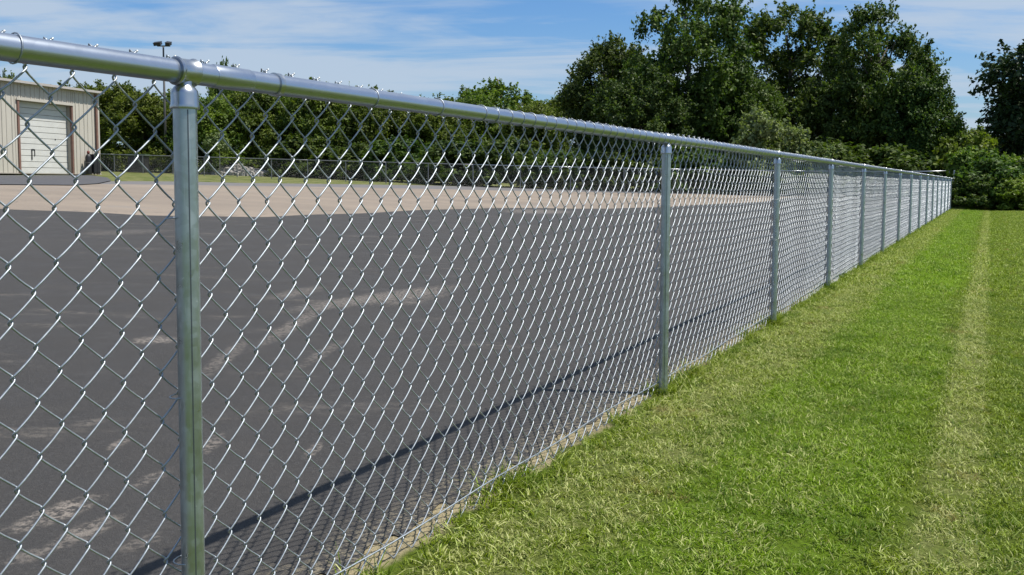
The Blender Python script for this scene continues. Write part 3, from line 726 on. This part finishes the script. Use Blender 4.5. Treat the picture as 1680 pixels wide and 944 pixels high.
# bushes beyond the end of the lawn
G3 = 'bushes beyond the end of the lawn'
for k, (px, ty, Z, w_, lab, mt) in enumerate((
    (1598, 240, 37.5, .75, 'bright green bush right of the fence end post', 0),
    (1672, 290, 33.6, .62, 'bright yellow-green bush low at the far right of the lawn end', 1),
    (1645, 252, 41, .62, 'taller green bush rising behind the lawn end', 2),
    (1584, 214, 43, 1.0, 'leafy green bush behind the fence end post', 0),
    (1548, 262, 48, .8, 'green bush just left of the fence end post', 2),
    (1735, 275, 36, 1.0, 'green bush outside the right edge, beside the dark tree', 2))):
    x_, y_, s_ = top_scale(px, ty, Z, 2.75); o = place_tree('bush', bs[mt], bst, x_, y_, 1, k*1.7, lab, 'bush', G3); o.scale = (w_, w_, s_)
# shade growth along the wood edge at right, and trees closing the view
for k, (px, ty, Z, w_, lab) in enumerate(((1634, 262, 35.0, .62, 'dark low shrub at the middle of the lawn end'), (1604, 290, 34.6, .45, 'small dark shrub right of the fence end post'), (1700, 258, 35.5, .75, 'dark low shrub at the right of the lawn end'))):
    x_, y_, s_ = top_scale(px, ty, Z, 3.9); o = place_tree('shrub', bd[k % 2], bst, x_, y_, 1, k*2., lab, 'shrub', 'dark shrubs at the lawn end'); o.scale = (w_, w_, s_)
for k, (px, ty, Z, lab) in enumerate(((1592, 206, 66, 'distant green tree in the gap between the dark trees'), (1650, 215, 62, 'distant green tree behind the lawn end bushes'), (1720, 205, 60, 'distant green tree behind the very dark right tree'), (1545, 214, 64, 'distant green tree behind the sloping dark tree'))):
    x_, y_, s_ = top_scale(px, ty, Z, 7.6); o = place_tree('edge_tree', row[(k+2) % 5], rowt[k % 3], x_, y_, 1, k*1.1, lab, 'tree', 'distant green trees beyond the lawn'); o.scale = (.85, .85, s_)

# ------------------------------------------------------------------ grass
M_blade, t, b = mat('grass_blade')
p = t.pos(); dry, lush, big_, mid, fine, (x, y, z) = lawn_colour(t, p); v = t.attr('v')
g = t.mix(mid, (.215, .275, .006), (.14, .205, .006)); g = t.mix(lush, g, (.185, .30, .005))
g = t.mix(t.mapr(v, .0, .5, .85, 0), g, (.025, .055, .006)); g = t.mix(t.mapr(v, .74, .92), g, (.46, .54, .15))
straw = t.mix(v, (.17, .195, .035), (.66, .67, .29))
vv = t.math('FRACT', t.math('MULTIPLY', v, 7.31)); dm = t.mapr(t.math('SUBTRACT', t.math('ADD', t.math('MULTIPLY', dry, .55), .07), vv), -.06, .06)
dk = t.mapr(t.noise(t.vmath('ADD', p, (9.3, 1.7, 0)), 2.6, 5, .7), .46, .62, 0, .62); g = t.mix(dk, g, (.065, .135, .006)); c = t.mix(dm, g, straw)
brown = t.mapr(t.noise(p, 2.1, 4, .65), .585, .68, 0, .8); c = t.mix(t.math('MULTIPLY', brown, t.mapr(vv, .3, .6)), c, (.26, .165, .07))
t.put(b.inputs['Base Color'], c); b.inputs['Roughness'].default_value = .55; b.inputs['Specular IOR Level'].default_value = .18
tr = t.new('ShaderNodeBsdfTranslucent'); t.put(tr.inputs['Color'], t.mix(1, c, (1.1, 1.2, .6), 'MULTIPLY')); mx = t.new('ShaderNodeMixShader'); mx.inputs[0].default_value = .36
out = M_blade.node_tree.nodes['Material Output']; t.l.new(b.outputs[0], mx.inputs[1]); t.l.new(tr.outputs[0], mx.inputs[2]); t.l.new(mx.outputs[0], out.inputs[0])
def tuft(n, rad, h, w, seed):
    r_ = np.random.default_rng(seed); V = []; F = []; nv = 0; at_ = []
    for k in range(n):
        a_ = r_.uniform(0, 2*PI); q_ = rad*math.sqrt(r_.random()); bpos = np.array((q_*math.cos(a_), q_*math.sin(a_), -.004))
        hh = h*r_.uniform(.45, 1.15); th = r_.uniform(0, 2*PI); dr_ = np.array((math.cos(th), math.sin(th), 0)); sd_ = np.array((-dr_[1], dr_[0], 0)); lean = r_.uniform(.2, 1.7)*hh; curl = r_.uniform(-.1, .75)*hh
        side = sd_*r_.normal(0, .45)*hh
        for i, f in enumerate((0, .38, .72, 1.0)):
            cpt = bpos+dr_*lean*f**1.6+side*f*f+np.array((0, 0, hh*f-curl*f*f*f)); ww = w*(1, .95, .7, .12)[i]*.5
            V += [cpt-sd_*ww, cpt+sd_*ww]
        F += [(nv+2*i, nv+2*i+1, nv+2*i+3, nv+2*i+2) for i in range(3)]; nv += 8; at_ += [r_.random()]*3
    return fast('tuft', np.array(V), np.array(F), M_blade, False, at_)
tc = bpy.data.collections.new('grass_tufts'); 
for k in range(5): tc.objects.link(bpy.data.objects.new('tuft', tuft(60, .055, .0185, .0028, 900+k)))
tc2 = bpy.data.collections.new('grass_tufts_far')
for k in range(3): tc2.objects.link(bpy.data.objects.new('tuft', tuft(30, .11, .028, .006, 950+k)))
# scattered dead clippings and broadleaf weeds
def scatter(name, P, scl, coll, label):
    me = bpy.data.meshes.new(name); me.vertices.add(len(P)); me.vertices.foreach_set('co', np.ascontiguousarray(P, np.float32).ravel())
    a_ = me.attributes.new('scl', 'FLOAT', 'POINT'); a_.data.foreach_set('value', np.asarray(scl, np.float32))
    a_ = me.attributes.new('rot', 'FLOAT_VECTOR', 'POINT'); rr_ = np.stack([rng.normal(0, .15, len(P)), rng.normal(0, .15, len(P)), rng.uniform(0, 2*PI, len(P))], -1).astype(np.float32); a_.data.foreach_set('vector', rr_.ravel())
    me.materials.append(M_blade)
    o = link(name, me); tag(o, label, 'grass', kind='stuff')
    ng = bpy.data.node_groups.new(name, 'GeometryNodeTree'); ng.interface.new_socket('Geometry', in_out='INPUT', socket_type='NodeSocketGeometry'); ng.interface.new_socket('Geometry', in_out='OUTPUT', socket_type='NodeSocketGeometry')
    nd, lk = ng.nodes, ng.links; gi = nd.new('NodeGroupInput'); go = nd.new('NodeGroupOutput'); iop = nd.new('GeometryNodeInstanceOnPoints'); ci = nd.new('GeometryNodeCollectionInfo')
    ci.inputs['Collection'].default_value = coll; ci.inputs['Separate Children'].default_value = True; ci.inputs['Reset Children'].default_value = True
    na = nd.new('GeometryNodeInputNamedAttribute'); na.data_type = 'FLOAT'; na.inputs['Name'].default_value = 'scl'
    nr = nd.new('GeometryNodeInputNamedAttribute'); nr.data_type = 'FLOAT_VECTOR'; nr.inputs['Name'].default_value = 'rot'
    e2r = nd.new('FunctionNodeEulerToRotation')
    lk.new(gi.outputs[0], iop.inputs['Points']); lk.new(ci.outputs[0], iop.inputs['Instance']); iop.inputs['Pick Instance'].default_value = True
    lk.new(nr.outputs['Attribute'], e2r.inputs[0]); lk.new(e2r.outputs[0], iop.inputs['Rotation']); lk.new(na.outputs['Attribute'], iop.inputs['Scale'])
    lk.new(iop.outputs[0], go.inputs[0]); md_ = o.modifiers.new('scatter', 'NODES'); md_.node_group = ng; return o
def pts(x0, x1, y0, y1, dens):
    n = int((x1-x0)*(y1-y0)*dens); return rng.uniform(x0, x1, n), rng.uniform(y0, y1, n)
X, Y = pts(-.03, 3.6, 1.2, 9, 560)
k_ = (X < 1.9+.45*(Y-1.2)) & (rng.random(len(X)) < np.clip((X+.02)/.10, .06, 1)); X, Y = X[k_], Y[k_]
scatter('near_grass', np.stack([X, Y, gz(X, Y)], -1), rng.uniform(.7, 1.25, len(X))*np.where((X < .12), 1.25, 1), tc, 'short mown green grass with dry straw patches in the foreground')
X, Y = pts(-.03, 6.5, 9, 38, 150); k_ = X < 2.2+.22*(Y-4); X, Y = X[k_], Y[k_]
scatter('far_grass', np.stack([X, Y, gz(X, Y)], -1), rng.uniform(.7, 1.2, len(X)), tc2, 'mown green lawn stretching away beside the fence')
print('grass', len(X))
tc3 = bpy.data.collections.new('grass_tufts_long')
for k in range(4): tc3.objects.link(bpy.data.objects.new('tuft', tuft(16, .03, .075, .0034, 980+k)))
n = 2300; Y = 1.2+37*rng.random(n)**1.5; X = rng.normal(-.005, .035, n); k_ = (np.sin(Y*3.1)+np.sin(Y*7.7+1)+rng.normal(0, 1, n)) > np.where(Y < 3.4, 1.3, -.2); X, Y = X[k_], Y[k_]
for py_ in posts[:12]:
    m_ = 26; a_ = rng.uniform(0, 2*PI, m_); q_ = rng.uniform(.022, .07, m_); X = np.append(X, q_*np.cos(a_)); Y = np.append(Y, py_+q_*np.sin(a_))
scatter('fence_line_grass', np.stack([X, Y, gz(X, Y)], -1), rng.uniform(.45, 1.15, len(X)), tc3, 'longer untrimmed grass along the foot of the chain-link fence')
